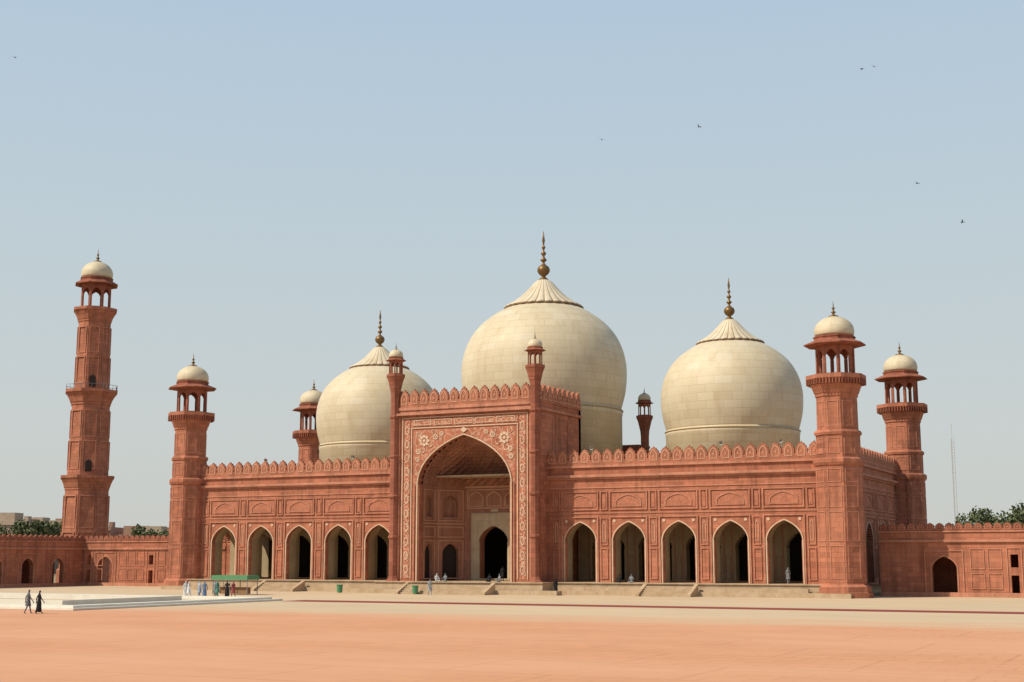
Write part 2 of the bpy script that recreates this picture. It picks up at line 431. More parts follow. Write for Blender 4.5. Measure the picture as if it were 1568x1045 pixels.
for sx in (-1, 1):
    rosette(FP, sx*5.2, 17.35, .8, .11, inlay)
    rosette(FP, sx*2.9, 18.1, .34, .10, inlay)
    rosette(FP, sx*3.7, 17.75, .42, .10, inlay)
    rosette(FP, sx*6.05, 15.2, .36, .10, inlay); rosette(FP, sx*5.95, 16.1, .4, .10, inlay)
    for (c0, z0, r0, tt) in ((4.5, 16.9, .55, 0), (5.6, 16.3, .5, 2), (4.0, 18.2, .4, 1), (6.0, 18.2, .4, 3)):
        pts = []
        for i in range(22):
            t = tt + i*.33; r = r0*(1 - i/26); pts.append((sx*(c0 + r*math.cos(t)), z0 + r*math.sin(t)))
        inn = [(p[0]*.985 + 0, p[1] - .07) for p in pts]
        for i in range(21):
            inlay.plate(FP, [[pts[i], pts[i+1], inn[i+1], inn[i]]], .03, .09)
inlay.plate(FP, [[(0, 18.75), (.5, 18.45), (0, 18.1), (-.5, 18.45)]], .03, .14)

# iwan shell
iw = MB(); iwt = MB()
plan = [(-5.95, PY+1.0), (-5.95, 1.2), (-3.9, 4.6), (3.9, 4.6), (5.95, 1.2), (5.95, PY+1.0)]
for i in (0, 1, 3, 4):
    (xa, ya), (xb, yb) = plan[i], plan[i+1]
    u = Vector((xb-xa, yb-ya, 0)); L = u.length; nrm = Vector((u.y, -u.x, 0)).normalized()
    f = Fr((xa, ya, 0), u, nrm)
    hs = arch(min(1.1, L*.3), FLOOR+.02, 4.4, 5.6, L/2, n=12); hs2 = arch(min(1.0, L*.27), 8.7, 10.2, 11.3, L/2, n=12)
    iw.plate(f, [[(0, 1), (L, 1), (L, 12.4), (0, 12.4)], hs, hs2], -.5, 0)
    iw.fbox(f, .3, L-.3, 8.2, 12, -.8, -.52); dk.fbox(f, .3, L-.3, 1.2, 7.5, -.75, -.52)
    iwt.rect_ring(f, .25, L-.25, 6.3, 7.6, .12, -.02, .07); iwt.fbox(f, .05, L-.05, 7.85, 8.0, -.02, .09)
    iwt.rect_ring(f, .25, L-.25, 1.5, 6.0, .12, -.02, .07); iwt.rect_ring(f, .25, L-.25, 8.2, 11.9, .12, -.02, .07)
fb = Fr((0, 4.6, 0), (1, 0, 0), (0, -1, 0))
iw.plate(fb, [[(-3.9, 1), (3.9, 1), (3.9, 12.4), (-3.9, 12.4)], arch(1.9, FLOOR-.05, 5.8, 7.7, 0, n=24)], -1.2, 0)
iwt.rect_ring(fb, -3.6, 3.6, 9.7, 12.0, .14, -.02, .08)
for c in (-2.4, 0, 2.4):
    iwt.plate(fb, [arch(1.0, 9.95, 10.9, 11.75, c, n=12), arch(.86, 10.08, 10.9, 11.6, c, n=12)], -.02, .08)
iwt.fbox(fb, -3.85, 3.85, 12.15, 12.38, -.02, .16)
ds = MB(); ds.plate(fb, [[(-2.95, 1.25), (2.95, 1.25), (2.95, 9.2), (-2.95, 9.2)], arch(1.85, FLOOR-.02, 5.8, 7.6, 0, 9, .12)], 0.003, .22)
ds.rect_ring(fb, -2.8, 2.8, 1.4, 9.05, .14, .2, .28); ds.rect_ring(fb, -2.2, 2.2, 1.4, 8.3, .08, .2, .26); ds.fbox(fb, -.4, .6 , 9.3, 9.65, .0, .12)
ds.obj('inner_doorway_surround', m_pale('doorway_marble', (.50,.40,.27), .6), mosque)
iwt.obj('iwan_mouldings', M_inlay2, mosque)
P = []
SUB = 7
for i in range(5):
    (xa, ya), (xb, yb) = plan[i], plan[i+1]
    nn = SUB*2 if i == 2 else SUB
    for j in range(nn):
        q = j/nn; P.append((xa+(xb-xa)*q, ya+(yb-ya)*q))
P.append(plan[-1]); nP = len(P)
vs = []; fs = []; T = 16
for k in range(T+1):
    th = k/T*math.pi/2; z = 12.4 + 5.5*(.8*math.sin(th)+.2*(k/T)**3)
    sc = math.cos(th)**.92 if k < T else .001
    for half in (0, 1):
        if k == T and half: continue
        scn = sc if half == 0 else (math.cos((k+1)/T*math.pi/2)**.92 if k+1 < T else .001)*.55 + sc*.45
        zz = z if half == 0 else z + .02
        for i, (x, y) in enumerate(P):
            fct = 1 - (.03 if (i + k) % 2 else 0)*(1 if 0 < i < nP-1 else 0)
            vs.append((x*scn*fct, (PY+1.0) + (y-(PY+1.0))*scn*fct, zz))
R = len(vs)//nP
for k in range(R-1):
    for i in range(nP-1): fs.append((k*nP+i, k*nP+i+1, (k+1)*nP+i+1, (k+1)*nP+i))
iw.add(vs, fs)
iw.obj('iwan_interior', M_iwan, mosque, recalc=False)
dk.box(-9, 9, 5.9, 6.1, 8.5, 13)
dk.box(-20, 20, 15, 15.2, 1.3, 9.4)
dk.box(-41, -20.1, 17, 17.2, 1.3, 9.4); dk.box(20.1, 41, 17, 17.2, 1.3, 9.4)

wall.obj('walls', M_sand, mosque); trim.obj('mouldings', M_sand_trim, mosque); inlay.obj('marble_inlays', M_inlay, mosque)
back.obj('arcade_soffits', M_plaster, mosque); carved.obj('carved_panels', M_orn2, mosque)
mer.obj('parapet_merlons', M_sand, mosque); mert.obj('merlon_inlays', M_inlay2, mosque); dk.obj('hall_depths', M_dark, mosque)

def turret(cx, cy, z0, ztop, nm):
    g = empty(nm); g.parent = mosque; mb = MB(); dz = ztop
    pr = [(.85, z0), (.85, z0+1.3), (.6, z0+1.6), (.5, z0+1.9)]
    z = z0+1.9
    while z < dz - 3.6:
        pr += [(.5, z), (.5, z+4.2), (.62, z+4.3), (.62, z+4.5), (.5, z+4.6)]; z += 4.65
    pr = [p for p in pr if p[1] < dz-3.0] + [(.5, dz-2.9), (.55, dz-2.2), (.62, dz-1.8)]
    mb.lathe(cx, cy, pr, 8)
    balcony(mb, cx, cy, dz-1.8, dz-.1, .62, 1.02)
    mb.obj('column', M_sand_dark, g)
    kiosk(g, cx, cy, dz-.1, dz+1.5, .76, 1.12, .84, 1.05, .7)
for x in (-9.1, 9.1): turret(x, PY-.15, 0, 25.4, 'portal_turret')
turret(9.8, 29, 12, 22.6, 'rear_turret'); turret(-9.8, 29, 12, 22.6, 'rear_turret')
rb = MB(); rb.box(6, 9.5, 27.6, 29.5, 13.5, 18.6); rb.box(-9.5, -6, 27.6, 29.5, 13.5, 18.6); rb.obj('rear_stair_houses', M_sand_dark, mosque)
M_horn = m_plain('horn_grey', (.38,.36,.32))
for lx in (-30, -17, 14.5, 29.5, 36):
    m = MB(); m.box(lx-.03, lx+.03, .35, .41, 14.0, 15.9)
    m.add([(lx+r*math.cos(t), yy, 16.05+r*math.sin(t)) for r, yy in ((.05,.5),(.08,.3),(.24,.02)) for t in [math.pi/5*j for j in range(10)]], [(k*10+j, k*10+(j+1)%10, k*10+(j+1)%10+10, k*10+j+10) for k in (0,1) for j in range(10)])
    m.obj('loudspeaker', M_horn, mosque)

# ---- domes
def big_dome(cx, cy, zb, S, zr, nm):
    g = empty(nm); g.parent = mosque
    o = MB(); o.lathe(0, 0, [(10.15*S, zr-zb), (10.15*S, -.9*S), (10.22*S, -.8*S), (10.22*S, -.35*S), (10.1*S, -.25*S), (10.1*S, .05*S)], 96); o.obj('drum', M_dome, g, True, (cx, cy, zb))
    o = MB(); o.lathe(0, 0, [(10.2*S, -.36*S), (10.32*S, -.32*S), (10.32*S, -.2*S), (10.1*S, -.14*S)], 96, cap=False); o.obj('drum_band', M_tanband, g, True, (cx, cy, zb))
    pf = [(10.05,0),(10.38,1.2),(10.65,2.4),(10.8,3.8),(10.82,5.2),(10.68,6.5),(10.35,7.8),(9.85,9.0),(9.1,10.2),(8.1,11.3),(6.9,12.25),(5.8,12.95),(4.6,13.5),(2,14.0)]
    pts = []
    for i in range(len(pf)-1):
        p0 = pf[max(i-1,0)]; p1 = pf[i]; p2 = pf[i+1]; p3 = pf[min(i+2, len(pf)-1)]
        for j in range(4):
            t = j/4
            pts.append(tuple(.5*((2*p1[k]) + (-p0[k]+p2[k])*t + (2*p0[k]-5*p1[k]+4*p2[k]-p3[k])*t*t + (-p0[k]+3*p1[k]-3*p2[k]+p3[k])*t**3) for k in (0,1)))
    pts.append(pf[-1])
    o = MB(); o.lathe(0, 0, [(r*S, z*S) for r, z in pts], 96); o.obj('shell', M_dome, g, True, (cx, cy, zb))
    cr = [(4.3,13.45),(5.02,13.52),(5.08,13.68),(4.75,13.85),(4.0,14.3),(3.2,14.9),(2.45,15.6),(1.8,16.3),(1.25,16.95),(.85,17.25),(.5,17.38)]
    w = [.98,1,1,1,.7,.5,.35,.25,.15,.1,0]
    o = MB(); o.lathe(0, 0, [(r*S, z*S) for r, z in cr], 168, mod=lambda a, j: 1 + .04*w[j]*(abs(math.sin(14*a))**.6*1.6-1)); o.obj('lotus_crown', M_crown, g, True, (cx, cy, zb))
    o = MB(); o.lathe(0, 0, [(4.7*S, 13.26*S), (5.14*S, 13.32*S), (5.17*S, 13.54*S), (4.9*S, 13.58*S)], 168, cap=False, mod=lambda a, j: 1 + .04*(abs(math.sin(14*a))**.6*1.6-1)); o.obj('crown_edge', M_brown, g, True, (cx, cy, zb))
    fn = [(.75,17.3),(.55,17.5),(.3,17.7),(.28,17.9),(.6,18.1),(.82,18.45),(.85,18.75),(.7,19.1),(.3,19.4),(.16,19.6),(.16,19.75),(.4,19.95),(.42,20.1),(.18,20.35),(.13,20.6),(.36,20.85),(.34,21.0),(.12,21.25),(.12,21.5),(.26,21.7),(.24,21.85),(.1,22.0),(.12,22.3),(.2,22.7),(.12,23.2),(.02,24.0)]
    o = MB(); o.lathe(0, 0, [(r*S, z*S) for r, z in fn], 20); o.obj('finial', M_gold, g, True, (cx, cy, zb))
big_dome(0, 18.6, 23.0*Kz, Kz, 13.4, 'central_dome')
big_dome(25, 18.6, 19.3*Kz, .795*Kz, 13.4, 'side_dome_right'); big_dome(-25, 18.6, 19.3*Kz, .795*Kz, 13.4, 'side_dome_left')

# ==================================================================== MINARET
minaret = empty('minaret')
mx, my = -87.0, 29.0
mb = MB()
mb.lathe(mx, my, [(4.1,0),(4.1,2),(3.75,2.2),(3.35,14.6)], 8); balcony(mb, mx, my, 14.6, 17.0, 3.35, 4.15)
mb.lathe(mx, my, [(3.2,17.0),(2.95,28.4)], 8); balcony(mb, mx, my, 28.4, 31.0, 2.95, 4.05)
mb.lathe(mx, my, [(2.75,31.0),(2.5,42.2)], 8); balcony(mb, mx, my, 42.2, 44.6, 2.5, 3.4)
mb.obj('shaft', M_sand, minaret)
t = MB()
for z0, z1, a0, a1 in ((3, 8, 3.72, 3.55), (8.6, 13.8, 3.55, 3.4), (18, 22.6, 3.19, 3.08), (23.2, 27.6, 3.07, 2.98), (32, 36.4, 2.74, 2.64), (37, 41.4, 2.63, 2.53)):
    for fr in oct_frames(mx, my, (a0+a1)/2):
        hw = a1*.4142 - .25; t.rect_ring(fr, -hw, hw, z0, z1, .14, -.1, .12)
t.obj('shaft_panels', M_sand_trim, minaret)
d = MB()
for z in (18.2, 32.0):
    for k, fr in enumerate(oct_frames(mx, my, 3.1 if z < 20 else 2.78)):
        if k in (7, 4, 2): d.plate(fr, [arch(.5, z-.6, z+.8, z+1.3, 0, n=8)], .02, .17)
d.obj('doorways', M_dark, minaret)
r = MB()
for fr in oct_frames(mx, my, 4.0):
    z = 31.0; hw = 4.0*.4142
    r.fbox(fr, -hw, hw, z+.75, z+.80, -.05, 0)
    for i in range(5): r.fbox(fr, -hw+i*hw/2.2, -hw+i*hw/2.2+.04, z, z+.75, -.05, 0)
r.obj('balcony_rail', M_metal, minaret)
kiosk(minaret, mx, my, 44.6, 48.5, 2.35, 3.35, 2.55, 3.1, 2.0)

# ==================================================================== COURT WALLS
def court_wall(nm, fr, a0, a1, H, arches, wins, depth=6.0, panels=()):
    g = empty(nm); w = MB(); tr = MB(); m1 = MB(); m2 = MB(); dd = MB()
    holes = [arch(hw, .02+.25, zs, zt, c, n=16) for c, hw, zs, zt in arches]
    for c in wins:
        holes += [[(c-.38, .3), (c+.38, .3), (c+.38, 2.2), (c-.38, 2.2)], [(c-.38, 3.0), (c+.38, 3.0), (c+.38, 4.3), (c-.38, 4.3)]]
    w.plate(fr, [[(a0, 0), (a1, 0), (a1, H), (a0, H)]] + holes, -.7, 0)
    w.fbox(fr, a0, a1, H-.5, H-.2, -depth, -.72)
    w.obj('wall', M_sand, g)
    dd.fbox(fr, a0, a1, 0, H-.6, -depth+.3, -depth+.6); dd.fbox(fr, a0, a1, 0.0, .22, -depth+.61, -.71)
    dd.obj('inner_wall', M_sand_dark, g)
    tr.fbox(fr, a0, a1, H-1.15, H-.9, -.02, .2); tr.fbox(fr, a0, a1, H-.12, H+.02, -.02, .12)
    tr.fbox(fr, a0, a1, 0, .45, .001, .16)
    for c, hw, zs, zt in arches:
        tr.rect_ring(fr, c-hw-.7, c+hw+.7, .3, zt+.65, .12, -.02, .09); arch_band(tr, fr, hw+.02, .3, zs, zt, c, .14, -.02, .06)
    for c in wins:
        tr.rect_ring(fr, c-.75, c+.75, .3, 5.0, .1, -.02, .08)
    for q in list(panels) + [c+s*1.9 for c in wins for s in (-1, 1)]:
        tr.rect_ring(fr, q-.7, q+.7, .8, 2.4, .09, -.02, .07); tr.rect_ring(fr, q-.7, q+.7, 2.8, 4.9, .09, -.02, .07)
    tr.obj('mouldings', M_sand_trim, g)
    merlons(m1, m2, fr, a0, a1, H+.02, .95, .85, .05, .3); m1.obj('merlons', M_sand_dark, g); m2.obj('merlon_inlays', M_sand_trim, g)
fr = Fr((-69, 10, 0), (1, 0, 0), (0, -1, 0))
court_wall('courtyard_wall', fr, 0, 25.4, 6.2, [(4.2, 1.35, 2.7, 4.1), (21.5, 1.2, 2.6, 3.9)], [1.2, 12.5], panels=(7.4, 9, 16.2, 17.9))
fr = Fr((-69, 10, 0), (0, 1, 0), (1, 0, 0))
court_wall('courtyard_wall', fr, -120, 0, 6.2, [(-4.8-5.6*i, 1.05, 2.7, 3.9) for i in range(20)], [])
fr = Fr((44.2, 7.5, 0), (1, 0, 0), (0, -1, 0))
court_wall('courtyard_wall', fr, 0, 66, 6.7, [(6.5, 1.25, 2.8, 4.1)] + [(20+9*i, 1.25, 2.8, 4.1) for i in range(5)], [13.4, 24.5, 33.5, 42.5], panels=(9.8,))

# ==================================================================== GROUND
def sheet(nm, x0, x1, y0, y1, z, mat):
    m = MB(); m.add([(x0,y0,z),(x1,y0,z),(x1,y1,z),(x0,y1,z)], [(0,1,2,3)]); return m.obj(nm, mat, recalc=False)
def m_ground(name, ca, cb, slab, dk=0.8, far=None):
    k = NT(name, 0.9, 0.15)
    c = k.brick(k.P, ca, mul(ca, .94), mul(ca, dk), slab, slab, 0.05)
    n = k.noise(k.scl(k.P, .5, 1, 1), .09, 6, .6)
    c = k.mix(k.ramp(n, .38, .66), c, cb)
    if far:
        big = k.brick(k.P, (1,1,1), (.975,.97,.965), (.88,.85,.82), 9.0, 6.0, .10)
        c = k.mix(.7, c, big, 'MULTIPLY')
        nf = k.noise(k.scl(k.P, .3, 1, 1), .15, 5, .65)
        f = k.ramp(k.math('ADD', k.Y, k.math('MULTIPLY', nf, 18.0)), -52, -40)
        c = k.mix(f, c, k.mix(k.ramp(n, .4, .65), far, mul(far, .9)))
    n2 = k.noise(k.scl(k.P, .35, 1.3, 1), .5, 5, .65)
    c = k.mix(k.ramp(n2, .5, .75, 0, .4), c, mul(ca, .88))
    n3 = k.noise(k.scl(k.P, .25, 1.0, 1), .22, 4, .6)
    c = k.mix(k.ramp(n3, .6, .75, 0, .4), c, (cb[0]*1.03, cb[1]*1.18, cb[2]*1.25))
    n5 = k.noise(k.P, 2.5, 6, .75)
    c = k.mix(k.ramp(n5, .5, .8, 0, .3), c, mul(ca, .78))
    n4 = k.noise(k.P, 6, 4, .7); k.bump(n4, .25, .02)
    return k.out(c)
M_terr = m_ground('dusty_earth', (.33, .24, .15), (.28, .22, .12), 30)
M_pave = m_ground('red_brick_paving', (.61, .30, .165), (.63, .335, .20), 1.5, .85, far=(.58, .45, .30))
M_pale = m_ground('pale_stone_paving', (.50, .40, .28), (.47, .34, .23), 2.0, .85)
M_carpet = m_ground('dark_red_stone', (.24, .05, .04), (.27, .07, .05), 3.0)
sheet('ground', -3000, 3000, -1500, 4500, -.02, M_terr)
sheet('courtyard_paving', -69, 110, -160, 10, -.004, M_pave)
sheet('red_paving_path', -2.2, 109, -34.6, -30.6, .004, M_carpet)

tank = empty('ablution_tank')
X0, X1, Y0, Y1 = -48, -3, -60, -33
m = MB()
def hring(m, x0, x1, y0, y1, w, z0, z1):
    m.box(x0, x1, y0, y0+w, z0, z1); m.box(x0, x1, y1-w, y1, z0, z1); m.box(x0, x0+w, y0+w, y1-w, z0, z1); m.box(x1-w, x1, y0+w, y1-w, z0, z1)
hring(m, X0, X1, Y0, Y1, 2.2, .01, .16); hring(m, X0+.7, X1-.7, Y0+.7, Y1-.7, 1.1, .162, .34)
hring(m, X0+7, X1-7, Y0+6, Y1-6, .8, .03, .5)
m.obj('rim', M_white, tank)
m = MB(); m.box(X0+2.2, X1-2.2, Y0+2.2, Y1-2.2, .01, .03); m.obj('basin_floor', M_pale, tank)

aw = empty('green_awning_stall'); ax, ay = -19.8, -18.5
m = MB(); m.box(ax-2.4, ax+2.4, ay-1, ay+1, 2.0, 2.08); m.box(ax-2.4, ax+2.4, ay-1.05, ay-1.0, 1.6, 2.06); m.box(ax+2.4, ax+2.45, ay-1, ay+1, 1.6, 2.06)
m.obj('canopy', m_plain('green_cloth', (.10, .26, .13)), aw)
m = MB()
for dx in (-2.3, 0, 2.3):
    for dy in (-.9, .9): m.box(ax+dx-.03, ax+dx+.03, ay+dy-.03, ay+dy+.03, 0, 2.0)
m.obj('poles', M_metal, aw)
m = MB(); m.box(ax-2, ax+2, ay-.3, ay+.3, .75, .8); m.box(ax-1.9, ax+1.9, ay-.25, ay+.25, .1, .74); m.obj('table', m_plain('wood', (.25, .14, .07)), aw)
for bx, by in ((-13.2, -8), (-3.0, -8.5)):
    b = empty('litter_bin', (bx, by, 0)); m = MB(); m.lathe(0, 0, [(.22, .05), (.3, .1), (.34, .85), (.38, .87), (.38, .93), (.3, .95)], 14, cap=True)
    m.obj('drum', m_plain('green_plastic', (.08, .24, .12), .5), b)

# ==================================================================== PEOPLE
M_skin = m_plain('skin', (.33, .18, .11)); M_hair = m_plain('black_hair', (.02, .015, .012)); M_shoe = m_plain('shoe_leather', (.05, .035, .03))
clothc = {}
def cloth(c):
    if c not in clothc: clothc[c] = m_plain('cloth', c, .9)
    return clothc[c]
def person(x, y, z=0, face=0.0, h=1.72, top=(.6,.6,.58), leg=(.5,.5,.48), pose='stand', dress=.55, scarf=None):
    V = {}; E = []
    def v(n, p, r, par=None):
        V[n] = (len(V), p, r)
        if par: E.append((V[par][0], V[n][0]))
    sit = pose == 'sit'; zz = -.80 if sit else 0
    v('pel', (0, 0, .95+zz), .13); v('sp', (0, 0, 1.13+zz), .125, 'pel'); v('ch', (0, .01, 1.33+zz), .15, 'sp')
    v('nk', (0, 0, 1.49+zz), .055, 'ch'); v('h0', (0, -.02, 1.57+zz), .068, 'nk'); v('h1', (0, -.01, 1.66+zz), .092, 'h0'); v('h2', (0, .0, 1.73+zz), .06, 'h1')
    v('nose', (0, -.115, 1.635+zz), .014, 'h1')
    for s, t in ((-1, 'l'), (1, 'r')):
        sw = {'walk': .2*s, 'stand': .03*s, 'sit': 0}[pose]
        v('sh'+t, (.17*s, 0, 1.42+zz), .062, 'ch')
        if sit:
            el = (.25*s, -.08, 1.15+zz); wr = (.2*s, -.3, .32); pa = (.18*s, -.37, .30)
            fd = Vector((0, -.085, -.03))
        else:
            el = (.25*s, .03+sw*.5, 1.15); wr = (.27*s, -.06+sw*1.0, .9); pa = (.27*s, -.08+sw*1.1, .83); fd = Vector((0, -.012, -.085))
            if pose == 'stand' and s > 0: wr = (.16, -.24, 1.08); pa = (.1, -.28, 1.1); fd = Vector((-.06, -.04, .01))
        v('el'+t, el, .044, 'sh'+t); v('wr'+t, wr, .028, 'el'+t); v('pa'+t, pa, .032, 'wr'+t)
        for i, L in enumerate((.85, 1.0, .95, .75)):
            b = Vector(pa) + Vector((.0, (i-1.5)*.02, 0)); q = b + fd*.5*L; q2 = b + fd*L + Vector((-.01*s, 0, 0))
            v(f'f{t}{i}a', q, .009, 'pa'+t); v(f'f{t}{i}b', q2, .008, f'f{t}{i}a')
        v(f'th{t}', Vector(pa) + Vector((-.02*s, -.045, -.02)), .010, 'pa'+t)
        v('hip'+t, (.09*s, 0, .88+zz), .095, 'pel')
        if sit:
            v('kn'+t, (.3*s, -.36, .14), .065, 'hip'+t); v('an'+t, (-.08*s, -.38, .07), .04, 'kn'+t); v('to'+t, (-.2*s, -.42, .05), .035, 'an'+t)
        else:
            k = -sw*1.0 if pose == 'walk' else .02*s
            v('kn'+t, (.1*s, -.03+k*.6, .5), .06, 'hip'+t); v('an'+t, (.1*s, .03+k*1.25, .09), .04, 'kn'+t); v('to'+t, (.11*s, -.11+k*1.25, .035), .033, 'an'+t)
    me = bpy.data.meshes.new('p'); items = sorted(V.values(), key=lambda q: q[0])
    me.from_pydata([tuple(q[1]) for q in items], E, []); ob = bpy.data.objects.new('tmp', me); COL.objects.link(ob)
    md = ob.modifiers.new('s', 'SKIN'); md.use_smooth_shade = True
    for i, q in enumerate(items): me.skin_vertices[0].data[i].radius = (q[2], q[2]*(.8 if i in (1, 2) else 1))
    me.skin_vertices[0].data[0].use_root = True
    sb = ob.modifiers.new('u', 'SUBSURF'); sb.levels = 1; sb.render_levels = 1
    dg = bpy.context.evaluated_depsgraph_get(); m2 = bpy.data.meshes.new_from_object(ob.evaluated_get(dg))
    bpy.data.objects.remove(ob)
    bm = bmesh.new(); bm.from_mesh(m2)
    for f in bm.faces:
        c = f.calc_center_median(); X, Y, Z = c.x, c.y, c.z - zz
        if Z > 1.5: mi = 3 if (Z > 1.69 or (Z > 1.6 and Y > .02)) else 2
        elif (not sit and ((abs(X) > .2 and c.z < .9) or (Y < -.2 and c.z > 1.03 and pose == 'stand'))) or (sit and Y < -.31 and abs(X) < .24 and c.z > .2): mi = 2
        elif c.z < .1 and not sit: mi = 4
        elif c.z < (.3 if sit else .95): mi = 1
        else: mi = 0
        if scarf and Z > 1.42 and not (Y < -.06 and 1.56 < Z < 1.7): mi = 5
        f.material_index = mi; f.smooth = True
    if dress and not sit:
        n = 18; rings = [(1.12, .135, .115), (.95, .165, .14), (.78, .20, .17), (dress, .22, .21)]
        vv = [[bm.verts.new((a*math.cos(2*math.pi*i/n), b*math.sin(2*math.pi*i/n)*(1+.05*math.cos(5*i)), zq + (.012*math.sin(i*2) if zq == dress else 0))) for i in range(n)] for zq, a, b in rings]
        for j in range(3):
            for i in range(n):
                f = bm.faces.new((vv[j][i], vv[j][(i+1)%n], vv[j+1][(i+1)%n], vv[j+1][i])); f.material_index = 0; f.smooth = True
    bm.to_mesh(m2); bm.free(); m2.materials.clear()
    for mm in (cloth(top), cloth(leg), M_skin, M_hair, M_shoe, cloth(scarf or top)): m2.materials.append(mm)
    m2.name = 'person'
    o = bpy.data.objects.new('person', m2); COL.objects.link(o); o.location = (x, y, z); o.rotation_euler = (0, 0, face); s = h/1.76; o.scale = (s, s, s)
    return o
W1 = (.62,.62,.6); BK = (.02,.02,.022); GR = (.22,.23,.24); BL = (.12,.2,.34); TN = (.4,.3,.2)
person(-1.75, -65.8, face=2.6, h=1.76, top=(.12,.12,.13), leg=(.35,.35,.36), pose='walk')
person(-1.1, -65.4, face=2.6, h=1.70, top=BK, leg=BK, pose='walk', dress=.12, scarf=BK)
g0 = Vector((-13.6, -31.0)); ex = Vector((.895, .446))
for i, (a, b, c, d, p, f) in enumerate([(-2.2,.2,W1,W1,'stand',1.0),(-1.5,-.4,(.7,.7,.7),W1,'walk',2.0),(-.9,.3,(.35,.42,.5),GR,'stand',-.5),(-.2,.0,BL,BK,'walk',.6),(.5,.5,GR,GR,'stand',2.8),(1.2,-.2,(.1,.25,.2),TN,'stand',-1.5),(1.9,.2,BK,GR,'walk',.3),(2.7,-.1,(.3,.08,.08),BK,'walk',1.2)]):
    q = g0 + ex*a; person(q.x, q.y + b, face=f, h=random.uniform(1.68, 1.82), top=c, leg=d, pose=p, dress=(.55 if i % 3 else .2))
person(1.9, -13.8, face=.8, h=1.74, top=(.3,.32,.33), leg=(.45,.45,.42), pose='walk')
for (x, y, c, po) in ((-2.9,-3.9,W1,'sit'),(-1.9,-3.7,GR,'sit'),(3.6,-3.5,BK,'sit'),(5.0,-3.8,GR,'sit'),(18.2,-1.2,BK,'sit'),(19.6,-1.3,GR,'sit')):
    person(x, y, FLOOR, face=random.uniform(-.6, .9), top=c, leg=c, pose=po)
person(3.2, .5, FLOOR, face=.5, top=BK, leg=GR, pose='stand'); person(36.6, -.9, FLOOR, face=.9, top=GR, leg=BK, pose='stand')
person(12.2, -4.6, 0, face=1, top=BK, leg=BK, pose='stand', dress=.2)

# ==================================================================== BIRDS
def bird(x, y, z, a, w):
    m = MB()
    m.lathe(0, 0, [(.005,-.18),(.035,-.12),(.05,0),(.04,.1),(.028,.14),(.03,.17),(.005,.22)], 8)
    m.v = [(vx, vz, vy) for vx, vy, vz in m.v]
    for s in (-1, 1):
        m.add([(0,.06,.01),(s*.22,.09,.12*w),(s*.42,-.02,.05*w),(s*.24,-.02,.11*w),(0,-.06,.01)], [(0,1,3,4),(1,2,3)])
    m.add([(-.02,-.15,0),(.02,-.15,0),(.07,-.28,0),(-.07,-.28,0)], [(0,1,2,3)])
    o = m.obj('bird', M_hair, recalc=False, loc=(x, y, z)); o.rotation_euler = (.1, .3*w, a); o.scale = (.7, .7, .7)
for b in ((36.2,-48.2,35.2,.5,1),(42.8,-44.9,36.2,1.2,1.4),(54.0,-39.3,40.8,2,-.6),(54.8,-38.8,41.0,.3,1),(57.4,-37.6,31.8,.9,.8),(60.3,-36.2,28.8,1.9,1.2),(-3.8,-68.1,41.7,.4,.5)): bird(*b)

# ==================================================================== TREES / TOWN
def m_leaf():
    k = NT('foliage', .7); n = k.noise(k.P, .9, 4, .6)
    c = k.mix(k.ramp(n, .35, .68), (.06, .08, .035), (.14, .15, .07)); return k.out(c)
M_leaf = m_leaf(); M_bark = m_plain('bark', (.12, .085, .055))
def tree(x, y, h, r, seed):
    rnd = random.Random(seed); g = empty('tree', (x, y, 0)); m = MB()
    def limb(p, q, r0, r1):
        d = (q-p).normalized(); a = d.orthogonal().normalized(); b = d.cross(a); vs = []
        for c, rr in ((p, r0), (q, r1)): vs += [c + (a*math.cos(t)+b*math.sin(t))*rr for t in [math.pi/3*i for i in range(6)]]
        m.add(vs, [(i, (i+1)%6, (i+1)%6+6, i+6) for i in range(6)])
    limb(Vector((0,0,0)), Vector((.2,0,h*.4)), h*.035, h*.025)
    lf = MB(); cl = []
    for i in range(22):
        a = rnd.uniform(0, 6.28); rr = r*math.sqrt(rnd.random()); z = h*rnd.uniform(.5, .93)
        rr *= math.sin(math.pi*min(1, max(.18, (1.04-z/h)/.55)))**.6
        c = Vector((rr*math.cos(a), rr*math.sin(a), z)); cl.append(c)
        if i < 9: limb(Vector((.2,0,h*.36)), c, h*.016, h*.005)
    for c in cl:
        cr = r*rnd.uniform(.2, .38)
        for _ in range(130):
            d = Vector((rnd.gauss(0,1), rnd.gauss(0,1), rnd.gauss(0,.7))).normalized()*cr*rnd.uniform(.45,1.08); p = c + d
            u = Vector((rnd.gauss(0,1), rnd.gauss(0,1), rnd.gauss(0,1))).normalized(); w = u.orthogonal().normalized(); s = rnd.uniform(.16,.34)*h/11
            lf.add([p-u*s-w*s*.5, p+u*s-w*s*.6, p+u*s*.8+w*s*.6, p-u*s+w*s*.5], [(0,1,2,3)])
    m.obj('trunk_and_limbs', M_bark, g); lf.obj('crown', M_leaf, g, recalc=False)
for i, (t, s, h, r) in enumerate([(.336,235,9.5,4),(.350,240,11.5,5.5),(.362,232,12.3,6),(.376,238,11,5),(.39,235,12,6),(-.345,300,11.8,4.5),(-.333,310,11.6,4.5),(-.263,296,10.6,4),(-.38,310,12,6)]):
    tree(74.7 + s*(t*.8952-.4457), -140.7 + s*(.8952+t*.4457), h, r, 30+i)
M_bld = m_pale('town_plaster', (.42, .33, .25), .5); M_bld2 = m_pale('town_brick', (.36, .22, .16), .5)
